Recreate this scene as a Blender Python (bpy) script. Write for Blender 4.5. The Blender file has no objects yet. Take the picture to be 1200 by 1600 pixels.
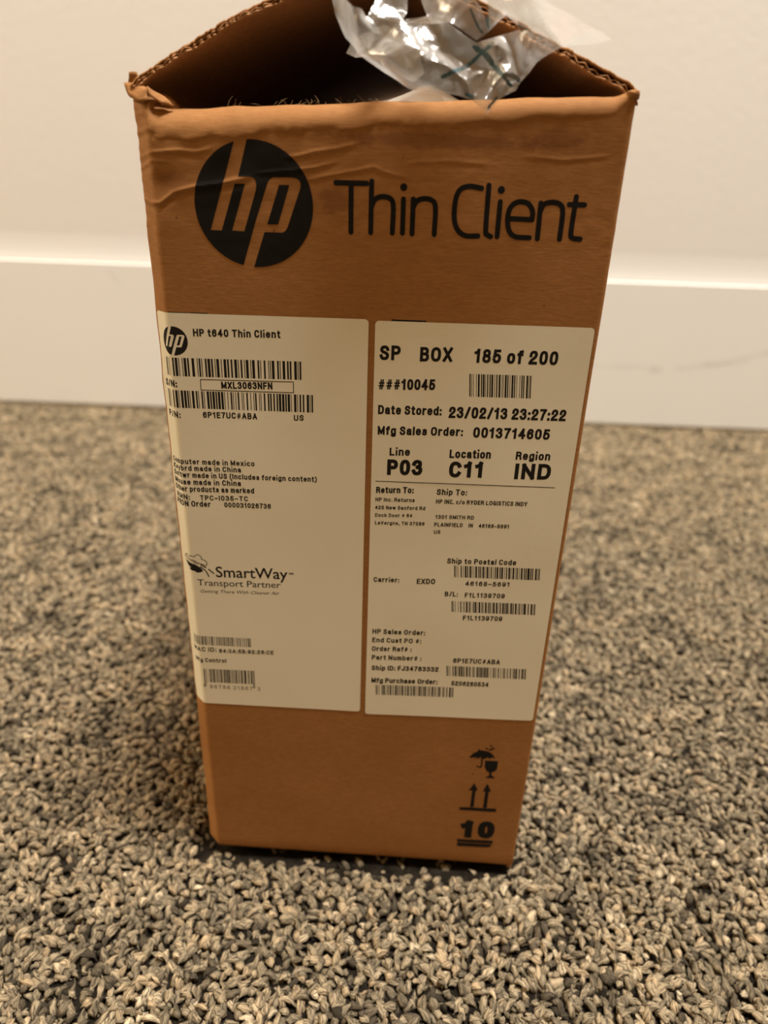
import bpy, bmesh, math, random
import numpy as np
from mathutils import Vector, Matrix, geometry, noise
from mathutils.bvhtree import BVHTree

random.seed(7)
rng = np.random.default_rng(11)
scene = bpy.context.scene
COL = scene.collection
MM = 0.001
R = math.radians

# ------------------------------------------------------------------ camera
PITCH, ROLL, CAM_H = 0.44075, -0.03557, 0.20936
fw = Vector((0, math.cos(PITCH), -math.sin(PITCH)))
rt = Vector((1, 0, 0))
up = rt.cross(fw)
rt2 = math.cos(ROLL) * rt - math.sin(ROLL) * up
up2 = math.sin(ROLL) * rt + math.cos(ROLL) * up
cam = bpy.data.cameras.new('camera')
cam.sensor_fit = 'VERTICAL'
cam.sensor_height = 36.0
cam.sensor_width = 27.0
cam.lens = 36.0 * 1086.65 / 1600
cam.clip_start = 0.01
cam.dof.use_dof = True
cam.dof.focus_distance = 0.171
cam.dof.aperture_fstop = 10.5
cam.dof.aperture_blades = 0
cam_o = bpy.data.objects.new('camera', cam)
COL.objects.link(cam_o)
m = Matrix((rt2, up2, -fw)).transposed().to_4x4()
m.translation = Vector((0, 0, CAM_H))
cam_o.matrix_world = m
scene.camera = cam_o

# ------------------------------------------------------------------ light
scene.view_settings.view_transform = 'Standard'
scene.view_settings.look = 'None'
scene.view_settings.gamma = 1.0
scene.view_settings.exposure = 0.0
scene.view_settings.use_curve_mapping = False

world = bpy.data.worlds.new('room_light')
scene.world = world
world.use_nodes = True
wt = world.node_tree
bg = wt.nodes['Background']
WORLD_COLOR, WORLD_LEFT, WORLD_RIGHT = (1.0, 0.58, 0.23, 1), 0.51, 0.27
bg.inputs['Color'].default_value = WORLD_COLOR
_tc = wt.nodes.new('ShaderNodeTexCoord'); _sp = wt.nodes.new('ShaderNodeSeparateXYZ'); _mr = wt.nodes.new('ShaderNodeMapRange')
wt.links.new(_tc.outputs['Generated'], _sp.inputs[0]); wt.links.new(_sp.outputs[0], _mr.inputs['Value'])
_mr.inputs['From Min'].default_value = -1; _mr.inputs['From Max'].default_value = 1      # the room is brighter on the left
_mr.inputs['To Min'].default_value = WORLD_LEFT; _mr.inputs['To Max'].default_value = WORLD_RIGHT
wt.links.new(_mr.outputs[0], bg.inputs['Strength'])

def area(name, loc, target, size, power, color):
    l = bpy.data.lights.new(name, 'AREA')
    l.shape = 'RECTANGLE'
    l.size, l.size_y = size
    l.energy = power
    l.color = color
    o = bpy.data.objects.new(name, l)
    o.location = loc
    d = Vector(target) - Vector(loc)
    o.rotation_euler = d.to_track_quat('-Z', 'Y').to_euler()
    COL.objects.link(o)
    return o

area('ceiling_lamp', (0.50, 0.03, 2.45), (0.50, 0.03, 0), (0.7, 0.4), 128, (1.0, 0.94, 0.86))

area('side_fill', (-1.7, 0.20, 1.05), (0, 0.2, 0.15), (0.7, 0.7), 26, (1.0, 0.80, 0.54))  # added fill from the left, lightens the box's crushed left corner

# ------------------------------------------------------------------ helpers
def link(name, me, mat=None, parent=None):
    o = bpy.data.objects.new(name, me)
    COL.objects.link(o)
    if mat is not None:
        me.materials.clear()
        me.materials.append(mat)
    if parent is not None:
        o.parent = parent
    return o

def tag(o, label=None, cat=None, group=None, kind=None):
    if label: o['label'] = label
    if cat: o['category'] = cat
    if group: o['group'] = group
    if kind: o['kind'] = kind
    return o

def mesh_of(name, verts, faces, smooth=False):
    me = bpy.data.meshes.new(name)
    me.from_pydata([tuple(v) for v in verts], [], [tuple(f) for f in faces])
    me.update()
    if smooth:
        for p in me.polygons: p.use_smooth = True
    return me

def bm_mesh(name, bm, smooth=False):
    me = bpy.data.meshes.new(name)
    bm.to_mesh(me); bm.free()
    if smooth:
        for p in me.polygons: p.use_smooth = True
    return me

def box_bm(bm, x0, x1, y0, y1, z0, z1):
    vs = [bm.verts.new((x, y, z)) for z in (z0, z1) for y in (y0, y1) for x in (x0, x1)]
    for f in ((0, 2, 3, 1), (4, 5, 7, 6), (0, 1, 5, 4), (2, 6, 7, 3), (0, 4, 6, 2), (1, 3, 7, 5)):
        bm.faces.new([vs[i] for i in f])

# ------------------------------------------------------------------ materials
def new_mat(name):
    mt = bpy.data.materials.new(name)
    mt.use_nodes = True
    nt = mt.node_tree
    return mt, nt, nt.nodes['Principled BSDF']

def node(nt, kind, **kw):
    n = nt.nodes.new(kind)
    for k, v in kw.items(): setattr(n, k, v)
    return n

def mapping(nt, scale, coord='Object', loc=(0, 0, 0)):
    tc = node(nt, 'ShaderNodeTexCoord')
    mp = node(nt, 'ShaderNodeMapping')
    mp.inputs['Scale'].default_value = scale
    mp.inputs['Location'].default_value = loc
    nt.links.new(tc.outputs[coord], mp.inputs['Vector'])
    return mp.outputs['Vector']

def noise_tex(nt, vec, scale, detail=4, rough=0.55):
    n = node(nt, 'ShaderNodeTexNoise')
    n.inputs['Scale'].default_value = scale
    n.inputs['Detail'].default_value = detail
    n.inputs['Roughness'].default_value = rough
    nt.links.new(vec, n.inputs['Vector'])
    return n.outputs['Fac']

def ramp(nt, fac, stops):
    r = node(nt, 'ShaderNodeValToRGB')
    el = r.color_ramp.elements
    while len(el) < len(stops): el.new(0.5)
    for e, (p, c) in zip(el, stops):
        e.position = p
        e.color = (c[0], c[1], c[2], 1) if hasattr(c, '__len__') else (c, c, c, 1)
    nt.links.new(fac, r.inputs['Fac'])
    return r.outputs['Color']

def mix(nt, fac, a, b, mode='MIX'):
    n = node(nt, 'ShaderNodeMix', data_type='RGBA', blend_type=mode)
    for sock, v in ((n.inputs[0], fac), (n.inputs[6], a), (n.inputs[7], b)):
        if isinstance(v, bpy.types.NodeSocket): nt.links.new(v, sock)
        elif hasattr(v, '__len__'): sock.default_value = (v[0], v[1], v[2], 1)
        else: sock.default_value = v
    return n.outputs[2]

def bump(nt, fac, bsdf, dist, strength=1.0):
    b = node(nt, 'ShaderNodeBump')
    b.inputs['Distance'].default_value = dist
    b.inputs['Strength'].default_value = strength
    nt.links.new(fac, b.inputs['Height'])
    nt.links.new(b.outputs['Normal'], bsdf.inputs['Normal'])

def kraft(name, base=(0.315, 0.147, 0.048), stains=()):
    mt, nt, b = new_mat(name)
    fib = noise_tex(nt, mapping(nt, (1, 1, 5)), 420, 6, 0.7)       # fibres lie across the panel
    cloud = noise_tex(nt, mapping(nt, (1, 1, 1.6), loc=(3, 1, 2)), 34, 4)
    spk = noise_tex(nt, mapping(nt, (1, 1, 1), loc=(0.4, 0.2, 0.1)), 520, 2)
    lo = tuple(c * k for c, k in zip(base, (0.85, 0.82, 0.78)))
    hi = tuple(c * k for c, k in zip(base, (1.18, 1.20, 1.22)))
    c1 = mix(nt, ramp(nt, fib, [(0.3, 0.0), (0.7, 1.0)]), lo, hi)
    c2 = mix(nt, ramp(nt, cloud, [(0.35, 0.0), (0.7, 0.38)]), c1, tuple(c * k for c, k in zip(base, (0.72, 0.64, 0.52))))
    c3 = mix(nt, ramp(nt, spk, [(0.755, 0.0), (0.80, 0.6)]), c2, (0.06, 0.025, 0.012))
    for (cx, cz, rx, rz, amt) in stains:
        vm = node(nt, 'ShaderNodeVectorMath', operation='LENGTH')
        nt.links.new(mapping(nt, (1 / rx, 0, 1 / rz), loc=(-cx / rx, 0, -cz / rz)), vm.inputs[0])
        ad = node(nt, 'ShaderNodeMath', operation='ADD'); nt.links.new(vm.outputs['Value'], ad.inputs[0]); nt.links.new(cloud2(nt), ad.inputs[1])
        c3 = mix(nt, ramp(nt, ad.outputs[0], [(0.55, amt), (1.0, 0.0)]), c3, (0.14, 0.045, 0.016))
    nt.links.new(c3, b.inputs['Base Color'])
    b.inputs['Roughness'].default_value = 0.78
    b.inputs['Specular IOR Level'].default_value = 0.22
    bump(nt, fib, b, 0.00009, 0.5)
    return mt

def cloud2(nt):
    n = node(nt, 'ShaderNodeMath', operation='MULTIPLY_ADD')
    nt.links.new(noise_tex(nt, mapping(nt, (1, 1, 1.5), loc=(0.3, 0.7, 0.1)), 320, 4, 0.7), n.inputs[0])
    n.inputs[1].default_value = 1.4; n.inputs[2].default_value = -0.55
    return n.outputs[0]
M_KRAFT = kraft('kraft_board')
M_FRONT = kraft('stained_kraft_board', stains=((-0.0105, 0.2055, 0.0055, 0.0040, 0.45), (-0.0465, 0.2085, 0.0055, 0.0030, 0.35), (0.012, 0.2178, 0.034, 0.0022, 0.5), (0.036, 0.2185, 0.010, 0.0030, 0.35)))
M_LINER = kraft('inner_liner_board', (0.40, 0.20, 0.085))

def plain(name, color, rough=0.6, spec=0.3, var=0.06, scale=60):
    mt, nt, b = new_mat(name)
    n = noise_tex(nt, mapping(nt, (1, 1, 1)), scale, 4)
    c = mix(nt, n, tuple(x * (1 - var) for x in color), tuple(min(1, x * (1 + var)) for x in color))
    nt.links.new(c, b.inputs['Base Color'])
    b.inputs['Roughness'].default_value = rough
    b.inputs['Specular IOR Level'].default_value = spec
    return mt

M_INK = plain('black_box_ink', (0.008, 0.007, 0.007), 0.7, 0.15, 0.3, 300)
M_PRINT = plain('black_label_print', (0.010, 0.009, 0.009), 0.55, 0.2, 0.1, 300)
M_FOAM = plain('white_foam', (0.80, 0.78, 0.74), 0.7, 0.3, 0.04, 90)
M_FUZZ = plain('torn_paper_fibre', (0.42, 0.27, 0.14), 0.8, 0.2)

def paper_mat():
    mt, nt, b = new_mat('label_paper')
    n = noise_tex(nt, mapping(nt, (1, 1, 1)), 22, 4)
    f = noise_tex(nt, mapping(nt, (1, 1, 1)), 900, 3)
    c = mix(nt, ramp(nt, n, [(0.35, 0.0), (0.75, 1.0)]), (0.80, 0.775, 0.66), (0.75, 0.72, 0.60))
    nt.links.new(c, b.inputs['Base Color'])
    b.inputs['Roughness'].default_value = 0.42
    b.inputs['Specular IOR Level'].default_value = 0.3
    bump(nt, f, b, 0.00003, 0.5)
    return mt
M_PAPER = paper_mat()

def wall_mat():
    mt, nt, b = new_mat('cream_wall_paint')
    n = noise_tex(nt, mapping(nt, (1, 1, 1)), 2.2, 3)
    s = noise_tex(nt, mapping(nt, (1, 1, 1)), 190, 3)
    c = mix(nt, n, (0.695, 0.69, 0.67), (0.725, 0.715, 0.695))
    nt.links.new(c, b.inputs['Base Color'])
    b.inputs['Roughness'].default_value = 0.6
    b.inputs['Specular IOR Level'].default_value = 0.25
    bump(nt, s, b, 0.0005, 0.35)
    return mt
M_WALL = wall_mat()

def baseboard_mat():
    mt, nt, b = new_mat('baseboard_paint')
    n = noise_tex(nt, mapping(nt, (1, 1, 1)), 9, 4)
    c = mix(nt, n, (0.735, 0.745, 0.735), (0.765, 0.77, 0.755))
    # grey rub marks along the board, kept where they are
    vec = mapping(nt, (1, 1, 1))
    sep = node(nt, 'ShaderNodeSeparateXYZ'); nt.links.new(vec, sep.inputs[0])
    def mth(op, a, bb=None, cl=False):
        q = node(nt, 'ShaderNodeMath', operation=op, use_clamp=cl)
        for i, v in enumerate((a, bb)):
            if v is None: continue
            if isinstance(v, bpy.types.NodeSocket): nt.links.new(v, q.inputs[i])
            else: q.inputs[i].default_value = v
        return q.outputs[0]
    def streak(x0, x1, z0, slope, wid, amt):
        line = mth('ADD', mth('MULTIPLY', mth('SUBTRACT', sep.outputs[0], x0), slope), z0)
        dz = mth('ABSOLUTE', mth('SUBTRACT', sep.outputs[2], line))
        a = mth('SUBTRACT', 1.0, mth('DIVIDE', dz, wid), True)
        cx = mth('ABSOLUTE', mth('SUBTRACT', sep.outputs[0], (x0 + x1) / 2))
        e = mth('SUBTRACT', 1.0, mth('DIVIDE', cx, (x1 - x0) / 2), True)
        e = mth('POWER', e, 0.5)
        return mth('MULTIPLY', mth('MULTIPLY', a, e), amt)
    tot = None
    for st in STREAKS:
        s = streak(*st)
        tot = s if tot is None else mth('ADD', tot, s, True)
    g = noise_tex(nt, mapping(nt, (1, 1, 2)), 60, 4)
    tot = mth('MULTIPLY', tot, ramp(nt, g, [(0.3, 0.25), (0.65, 1.0)]))
    c = mix(nt, tot, c, (0.30, 0.27, 0.23))
    nt.links.new(c, b.inputs['Base Color'])
    b.inputs['Roughness'].default_value = 0.45
    return mt
# x start, x end, height at start, slope, half width, strength  (metres along the wall)
STREAKS = [(0.190, 0.262, 0.0585, 0.0, 0.0035, 0.22), (0.247, 0.262, 0.057, 0.0, 0.005, 0.35),
           (0.27, 0.345, 0.058, 0.16, 0.0045, 0.40), (0.32, 0.42, 0.068, 0.26, 0.004, 0.28),
           (0.37, 0.40, 0.063, 0.0, 0.004, 0.22), (-0.263, -0.250, 0.130, -0.9, 0.003, 0.25)]
M_BASE = baseboard_mat()

def carpet_base():
    mt, nt, b = new_mat('gap_shade_backing')
    n = noise_tex(nt, mapping(nt, (1, 1, 1)), 240, 5)
    c = ramp(nt, n, [(0.3, (0.005, 0.004, 0.003)), (0.7, (0.022, 0.018, 0.013))])  # near-black colour stands in for shade deep between the tufts
    nt.links.new(c, b.inputs['Base Color'])
    b.inputs['Roughness'].default_value = 0.95
    b.inputs['Specular IOR Level'].default_value = 0.05
    bump(nt, n, b, 0.002, 1.0)
    return mt
M_GAP_SHADE = carpet_base()

def carpet_far():
    mt, nt, b = new_mat('carpet_seen_from_afar')
    n = noise_tex(nt, mapping(nt, (1, 1, 1)), 330, 4, 0.65)
    d = noise_tex(nt, mapping(nt, (1, 1, 1)), 60, 3)
    c = ramp(nt, n, [(0.30, (0.03, 0.025, 0.018)), (0.52, (0.105, 0.086, 0.060)), (0.75, (0.235, 0.19, 0.13))])
    c = mix(nt, ramp(nt, d, [(0.35, 0.0), (0.7, 0.35)]), c, (0.07, 0.06, 0.045))
    nt.links.new(c, b.inputs['Base Color'])
    b.inputs['Roughness'].default_value = 0.95
    b.inputs['Specular IOR Level'].default_value = 0.05
    bump(nt, n, b, 0.003, 1.0)
    return mt
M_CARPET_FLAT = carpet_far()

def yarn_mat():
    mt, nt, b = new_mat('heather_carpet_yarn')
    at = node(nt, 'ShaderNodeAttribute', attribute_name='yarn_shade')
    uvn = node(nt, 'ShaderNodeAttribute', attribute_name='yarn_uv')
    mp = node(nt, 'ShaderNodeMapping'); mp.inputs['Scale'].default_value = (1.8, 8.5, 1.0)
    nt.links.new(uvn.outputs['Vector'], mp.inputs['Vector'])
    fib = noise_tex(nt, mp.outputs['Vector'], 1.0, 3, 0.6)
    tone = ramp(nt, at.outputs['Fac'], [(0.0, (0.036, 0.030, 0.019)), (0.16, (0.086, 0.069, 0.047)), (0.38, (0.243, 0.198, 0.129)),
                                        (0.62, (0.358, 0.289, 0.187)), (0.82, (0.417, 0.312, 0.187)), (1.0, (0.560, 0.463, 0.312))])
    c = mix(nt, ramp(nt, fib, [(0.40, 0.0), (0.55, 1.0)]), mix(nt, 0.80, tone, (0.025, 0.02, 0.015)), tone)
    nt.links.new(c, b.inputs['Base Color'])
    b.inputs['Roughness'].default_value = 0.85
    b.inputs['Specular IOR Level'].default_value = 0.12
    bump(nt, fib, b, 0.0006, 0.9)
    return mt
M_YARN = yarn_mat()

def film_mat(name='clear_plastic_film', milky=0.26):
    mt, nt, b = new_mat(name)
    nt.nodes.remove(b)
    out = nt.nodes['Material Output']
    lw = node(nt, 'ShaderNodeLayerWeight'); lw.inputs['Blend'].default_value = 0.35
    sc = noise_tex(nt, mapping(nt, (1, 1, 1)), 240, 5, 0.7)
    bp = node(nt, 'ShaderNodeBump'); bp.inputs['Distance'].default_value = 0.0006; bp.inputs['Strength'].default_value = 0.55
    nt.links.new(sc, bp.inputs['Height'])
    nt.links.new(bp.outputs['Normal'], lw.inputs['Normal'])
    tr = node(nt, 'ShaderNodeBsdfTransparent'); tr.inputs['Color'].default_value = (0.96, 0.95, 0.93, 1)
    gl = node(nt, 'ShaderNodeBsdfGlossy'); gl.inputs['Roughness'].default_value = 0.2; gl.inputs['Color'].default_value = (0.95, 0.95, 0.95, 1)
    nt.links.new(bp.outputs['Normal'], gl.inputs['Normal'])
    df = node(nt, 'ShaderNodeBsdfDiffuse'); df.inputs['Color'].default_value = (0.80, 0.79, 0.77, 1)
    tl = node(nt, 'ShaderNodeBsdfTranslucent'); tl.inputs['Color'].default_value = (0.80, 0.79, 0.77, 1)
    hz = node(nt, 'ShaderNodeMixShader'); hz.inputs[0].default_value = 0.5
    nt.links.new(df.outputs[0], hz.inputs[1]); nt.links.new(tl.outputs[0], hz.inputs[2])
    m1 = node(nt, 'ShaderNodeMixShader'); nt.links.new(tr.outputs[0], m1.inputs[1]); nt.links.new(hz.outputs[0], m1.inputs[2])
    mr = node(nt, 'ShaderNodeMapRange'); mr.inputs['To Min'].default_value = milky; mr.inputs['To Max'].default_value = min(1, milky + 0.55)
    nt.links.new(lw.outputs['Facing'], mr.inputs['Value']); nt.links.new(mr.outputs[0], m1.inputs[0])
    m2 = node(nt, 'ShaderNodeMixShader')
    mr2 = node(nt, 'ShaderNodeMapRange'); mr2.inputs['To Min'].default_value = 0.12; mr2.inputs['To Max'].default_value = 0.75
    nt.links.new(lw.outputs['Fresnel'], mr2.inputs['Value']); nt.links.new(mr2.outputs[0], m2.inputs[0])
    nt.links.new(m1.outputs[0], m2.inputs[1]); nt.links.new(gl.outputs[0], m2.inputs[2])
    nt.links.new(m2.outputs[0], out.inputs['Surface'])
    return mt
M_FILM = film_mat()
M_BAGINK = plain('teal_bag_ink', (0.05, 0.11, 0.13), 0.4, 0.5, 0.2, 200)

# ------------------------------------------------------------------ setting
WALL_Y, WALL_YAW = 0.6647, -0.00895
BOARD_H, BOARD_T = 0.1375, 0.0031

bm = bmesh.new(); box_bm(bm, -2.2, 2.2, -1.6, 0.74, -0.02, -0.004)
floor = link('floor', bm_mesh('floor', bm), M_CARPET_FLAT)
tag(floor, 'grey carpeted floor the box stands on', 'floor', kind='structure')

bm = bmesh.new(); box_bm(bm, -2.2, 2.2, BOARD_T, BOARD_T + 0.05, -0.004, 2.4)
wall = link('wall_back', bm_mesh('wall_back', bm), M_WALL)
wall.location = (0, WALL_Y, 0); wall.rotation_euler = (0, 0, WALL_YAW)
tag(wall, 'cream painted wall behind the box', 'wall', kind='structure')

prof = [(0.0, 0.0026), (0.0, BOARD_H - 0.0022), (0.0016, BOARD_H - 0.0012), (0.0016, BOARD_H + 0.0006)]
for i in range(1, 13):                                  # coved top sweeping up into the wall
    a = 0.45 + (math.pi / 2 - 0.45) * i / 12
    prof.append((0.0016 + (BOARD_T - 0.0016) * (math.sin(a) - math.sin(0.45)) / (1 - math.sin(0.45)), BOARD_H + 0.0006 + 0.024 * (math.cos(0.45) - math.cos(a))))
prof += [(BOARD_T, -0.004), (0.0025, -0.004), (0.0025, 0.0026)]
bm = bmesh.new()
ends = []
for x in (-2.2, 2.2):
    ends.append([bm.verts.new((x, y, z)) for y, z in prof])
n = len(prof)
for i in range(n):
    bm.faces.new((ends[0][i], ends[1][i], ends[1][(i + 1) % n], ends[0][(i + 1) % n]))
bm.faces.new(ends[0][::-1]); bm.faces.new(ends[1])
bmesh.ops.recalc_face_normals(bm, faces=bm.faces)
board = link('baseboard_back', bm_mesh('baseboard_back', bm), M_BASE)
board.location = (0, WALL_Y, 0); board.rotation_euler = (0, 0, WALL_YAW)
tag(board, 'tall white baseboard with faint grey scuffs along the wall', 'baseboard', kind='structure')

# ------------------------------------------------------------------ box frame
W, H, D = 101.07, 226.6, 232.0        # millimetres: width of the front, height, depth
BOX_YAW = -0.03891
FACE = Vector((-0.053006, 0.167224, 0.0))
ax, ay = Vector((math.cos(BOX_YAW), math.sin(BOX_YAW), 0)), Vector((-math.sin(BOX_YAW), math.cos(BOX_YAW), 0))
box = bpy.data.objects.new('cardboard_box', None)
COL.objects.link(box)
box.empty_display_size = 0.05
box.location = FACE + ax * (W / 2 * MM) + ay * (D / 2 * MM)
box.rotation_euler = (0, 0, BOX_YAW)
tag(box, 'brown cardboard carton standing upright on the carpet, torn open at the top', 'box')

def L(x, y, z):                        # millimetres from the front left foot of the box -> box space
    return Vector(((x - W / 2) * MM, (y - D / 2) * MM, z * MM))
# ------------------------------------------------------------------ carpet pile
def make_carpet():
    pitch = 0.0027
    pts = []
    y = 0.0
    while y < WALL_Y - 0.003:
        pitch = 0.0022 + 0.0011 * max(0.0, (y - 0.2) / 0.46)
        y += pitch
        hw = 0.25 + 0.62 * max(0.0, y)
        xs = np.arange(-hw, hw, pitch) + rng.uniform(0, pitch)
        pts.append(np.stack([xs, np.full_like(xs, y), np.full_like(xs, pitch)], 1))
    P = np.concatenate(pts)
    PT = P[:, 2]; P = P[:, :2] + rng.uniform(-0.5, 0.5, (len(P), 2)) * PT[:, None]
    # keep the footprint of the box clear
    q = P - np.array([FACE.x, FACE.y])
    u = (q @ np.array([ax.x, ax.y])) / MM
    w = (q @ np.array([ay.x, ay.y])) / MM
    keep = ~((u > 3) & (u < W - 3) & (w > 4) & (w < D - 4))
    P, PT = P[keep], PT[keep] / 0.0024
    N = len(P)
    SEG, RING = 6, 5
    th = np.linspace(0, 2 * np.pi, SEG, endpoint=False)
    t = np.linspace(0.0, 1.0, RING + 1)
    rad = np.sin(np.pi * np.clip(t * 0.97 + 0.015, 0, 1)) ** 0.62 * (1.15 - 0.3 * t)
    base = np.zeros((RING + 1, SEG, 3))
    base[:, :, 0] = (t - 0.5)[:, None]
    base[:, :, 1] = rad[:, None] * np.cos(th)[None]
    base[:, :, 2] = rad[:, None] * np.sin(th)[None]
    nv = (RING + 1) * SEG
    base = base.reshape(nv, 3)
    uvb = np.zeros((RING + 1, SEG, 2)); uvb[:, :, 0] = t[:, None]; uvb[:, :, 1] = np.abs(np.linspace(-1, 1, SEG + 1)[:SEG])[None]
    uvb = uvb.reshape(nv, 2)
    ln = rng.uniform(0.0032, 0.0068, N) * PT
    ra = rng.uniform(0.0009, 0.0017, N) * PT
    rb = ra * rng.uniform(0.7, 1.0, N)
    az = rng.normal(math.pi * 0.5, 1.5, N) + np.where(rng.random(N) < 0.35, math.pi, 0)
    el = np.clip(rng.normal(0.60, 0.45, N), 0.05, 1.35)
    V = np.repeat(base[None], N, 0)
    bend = rng.uniform(-0.5, 0.5, N)[:, None]
    V[:, :, 2] += 0.0
    x = V[:, :, 0] * ln[:, None]
    y = V[:, :, 1] * ra[:, None] + bend * (V[:, :, 0] ** 2) * ln[:, None]
    z = V[:, :, 2] * rb[:, None] - 0.9 * (V[:, :, 0] ** 2) * ln[:, None]
    ce, se, ca, sa = np.cos(el)[:, None], np.sin(el)[:, None], np.cos(az)[:, None], np.sin(az)[:, None]
    x2 = x * ce - z * se; z2 = x * se + z * ce
    X = x2 * ca - y * sa + P[:, 0:1]
    Y = x2 * sa + y * ca + P[:, 1:2]
    # the box presses the pile down along its foot
    q = P - np.array([FACE.x, FACE.y])
    u = (q @ np.array([ax.x, ax.y])) / MM; w = (q @ np.array([ay.x, ay.y])) / MM
    du = np.maximum(np.maximum(-4 - u, u - W), 0); dw = np.maximum(np.maximum(-w, w - D), 0)
    sink = 0.0032 * np.exp(-(np.hypot(du, dw) / 4.5) ** 2)
    hgt = -0.0022 - sink + rng.normal(0, 0.0009, N)
    Z = z2 + hgt[:, None]
    Z -= np.maximum(0, Z.max(1) + 0.0001 + 0.6 * sink)[:, None]
    co = np.stack([X, Y, Z], 2)
    co[:, :, :2] += rng.normal(0, 0.00022, co[:, :, :2].shape); co[:, :, 2] -= np.abs(rng.normal(0, 0.00022, co[:, :, 2].shape))
    co = co.reshape(-1, 3)
    faces = []
    for r in range(RING):
        for s in range(SEG):
            faces.append((r * SEG + s, r * SEG + (s + 1) % SEG, (r + 1) * SEG + (s + 1) % SEG, (r + 1) * SEG + s))
    F = np.array(faces)
    allF = (F[None] + (np.arange(N) * nv)[:, None, None]).reshape(-1, 4)
    me = bpy.data.meshes.new('carpet_pile')
    me.vertices.add(len(co)); me.vertices.foreach_set('co', co.ravel().astype(np.float32))
    me.loops.add(allF.size); me.loops.foreach_set('vertex_index', allF.ravel().astype(np.int32))
    me.polygons.add(len(allF)); me.polygons.foreach_set('loop_start', np.arange(0, allF.size, 4, dtype=np.int32))
    me.polygons.foreach_set('use_smooth', np.ones(len(allF), dtype=bool))
    me.update()
    # shade of each tuft: heather mix with soft darker and lighter drifts
    drift = np.array([noise.noise(Vector((px * 55, py * 55, 0.0))) + 0.7 * noise.noise(Vector((px * 150, py * 150, 5.0))) for px, py in P])
    sh = np.clip(rng.normal(0.54, 0.19, N) + 0.30 * drift, 0.0, 1.0)
    a = me.attributes.new('yarn_shade', 'FLOAT', 'POINT'); a.data.foreach_set('value', np.repeat(sh, nv).astype(np.float32))
    off = rng.uniform(0, 400, N)
    uv3 = np.zeros((N, nv, 3)); uv3[:, :, :2] = uvb[None]; uv3[:, :, 0] += off[:, None]; uv3[:, :, 2] = off[:, None]
    a = me.attributes.new('yarn_uv', 'FLOAT_VECTOR', 'POINT'); a.data.foreach_set('vector', uv3.reshape(-1).astype(np.float32))
    # backing sheet under the tufts, coloured dark for the shade in the gaps
    bmk = bmesh.new(); bmk.from_mesh(me)
    yb = WALL_Y - 0.001
    f = bmk.faces.new([bmk.verts.new(p) for p in ((-0.25, 0.0, -0.0038), (0.25, 0.0, -0.0038), (0.25 + 0.62 * yb, yb, -0.0038), (-0.25 - 0.62 * yb, yb, -0.0038))])
    f.material_index = 1
    bmk.to_mesh(me); bmk.free()
    o = link('carpet_pile', me, M_YARN)
    me.materials.append(M_GAP_SHADE)
    me.polygons[len(me.polygons) - 1].material_index = 1
    tag(o, 'grey beige heathered loop pile carpet covering the floor', 'carpet', kind='stuff')
make_carpet()
# ------------------------------------------------------------------ box: front panel as a bent sheet
CH = 4.0                                # leg of the crushed left corner
RAW = [(-CH, 60.0), (-CH, CH), (0.0, 0.0), (W - 0.2, 0.0), (W + 0.2, 0.4), (W + 0.2, 60.0)]
SEGL = [math.dist(RAW[i], RAW[i + 1]) for i in range(5)]
S0 = -(SEGL[0] + SEGL[1])
def raw(s):
    t = s - S0
    for i in range(5):
        if t <= SEGL[i] or i == 4:
            k = t / SEGL[i]
            a, b = RAW[i], RAW[i + 1]
            return a[0] + (b[0] - a[0]) * k, a[1] + (b[1] - a[1]) * k
        t -= SEGL[i]
def prof_pt(s):                        # softened corners
    x = y = 0.0
    for k in range(-4, 5):
        a = raw(s + k * 0.2); x += a[0]; y += a[1]
    return x / 9, y / 9
def prof_n(s):
    a, b = prof_pt(s - 0.15), prof_pt(s + 0.15)
    tx, ty = b[0] - a[0], b[1] - a[1]
    l = math.hypot(tx, ty)
    return ty / l, -tx / l

CREASES = [  # (points in millimetres on the face, height of the ridge, half width)
    ([(-5.0, 204.6), (-1, 203.8), (1.2, 203.9), (4.54, 206.25), (9.18, 207.41), (14.9, 208.27), (20.9, 209.6)], 0.42, 0.8),
    ([(-4.2, 213.0), (1.96, 213.98), (6.45, 214.44), (10.1, 214.2), (13, 214.9)], 0.34, 0.7),
    ([(29.97, 213.86), (32.2, 214.1), (35.5, 215.0), (39.5, 215.6), (44, 216.6)], 0.26, 0.7),
    ([(24, 210.6), (32.1, 211.5), (35.1, 211.9), (39.5, 213.0)], 0.24, 0.6),
    ([(-5.2, 210.7), (-2, 211.5), (0.3, 212.3), (3, 212.2)], 0.30, 0.6),
    ([(35.0, 209.8), (42.5, 211.3), (48.2, 212.5), (51, 211.5), (54, 210.9)], 0.20, 0.6),
    ([(-5, 217.5), (0, 218.2), (6, 218.3), (12, 219.6)], 0.32, 0.7),
    ([(-4, 221.2), (1, 221.4), (7, 222.0)], 0.30, 0.6),
    ([(56, 213.5), (64, 214.2), (72, 213.7)], 0.12, 0.6),
    ([(80, 215.5), (88, 215.0), (97, 216.0)], 0.12, 0.6)]
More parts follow.
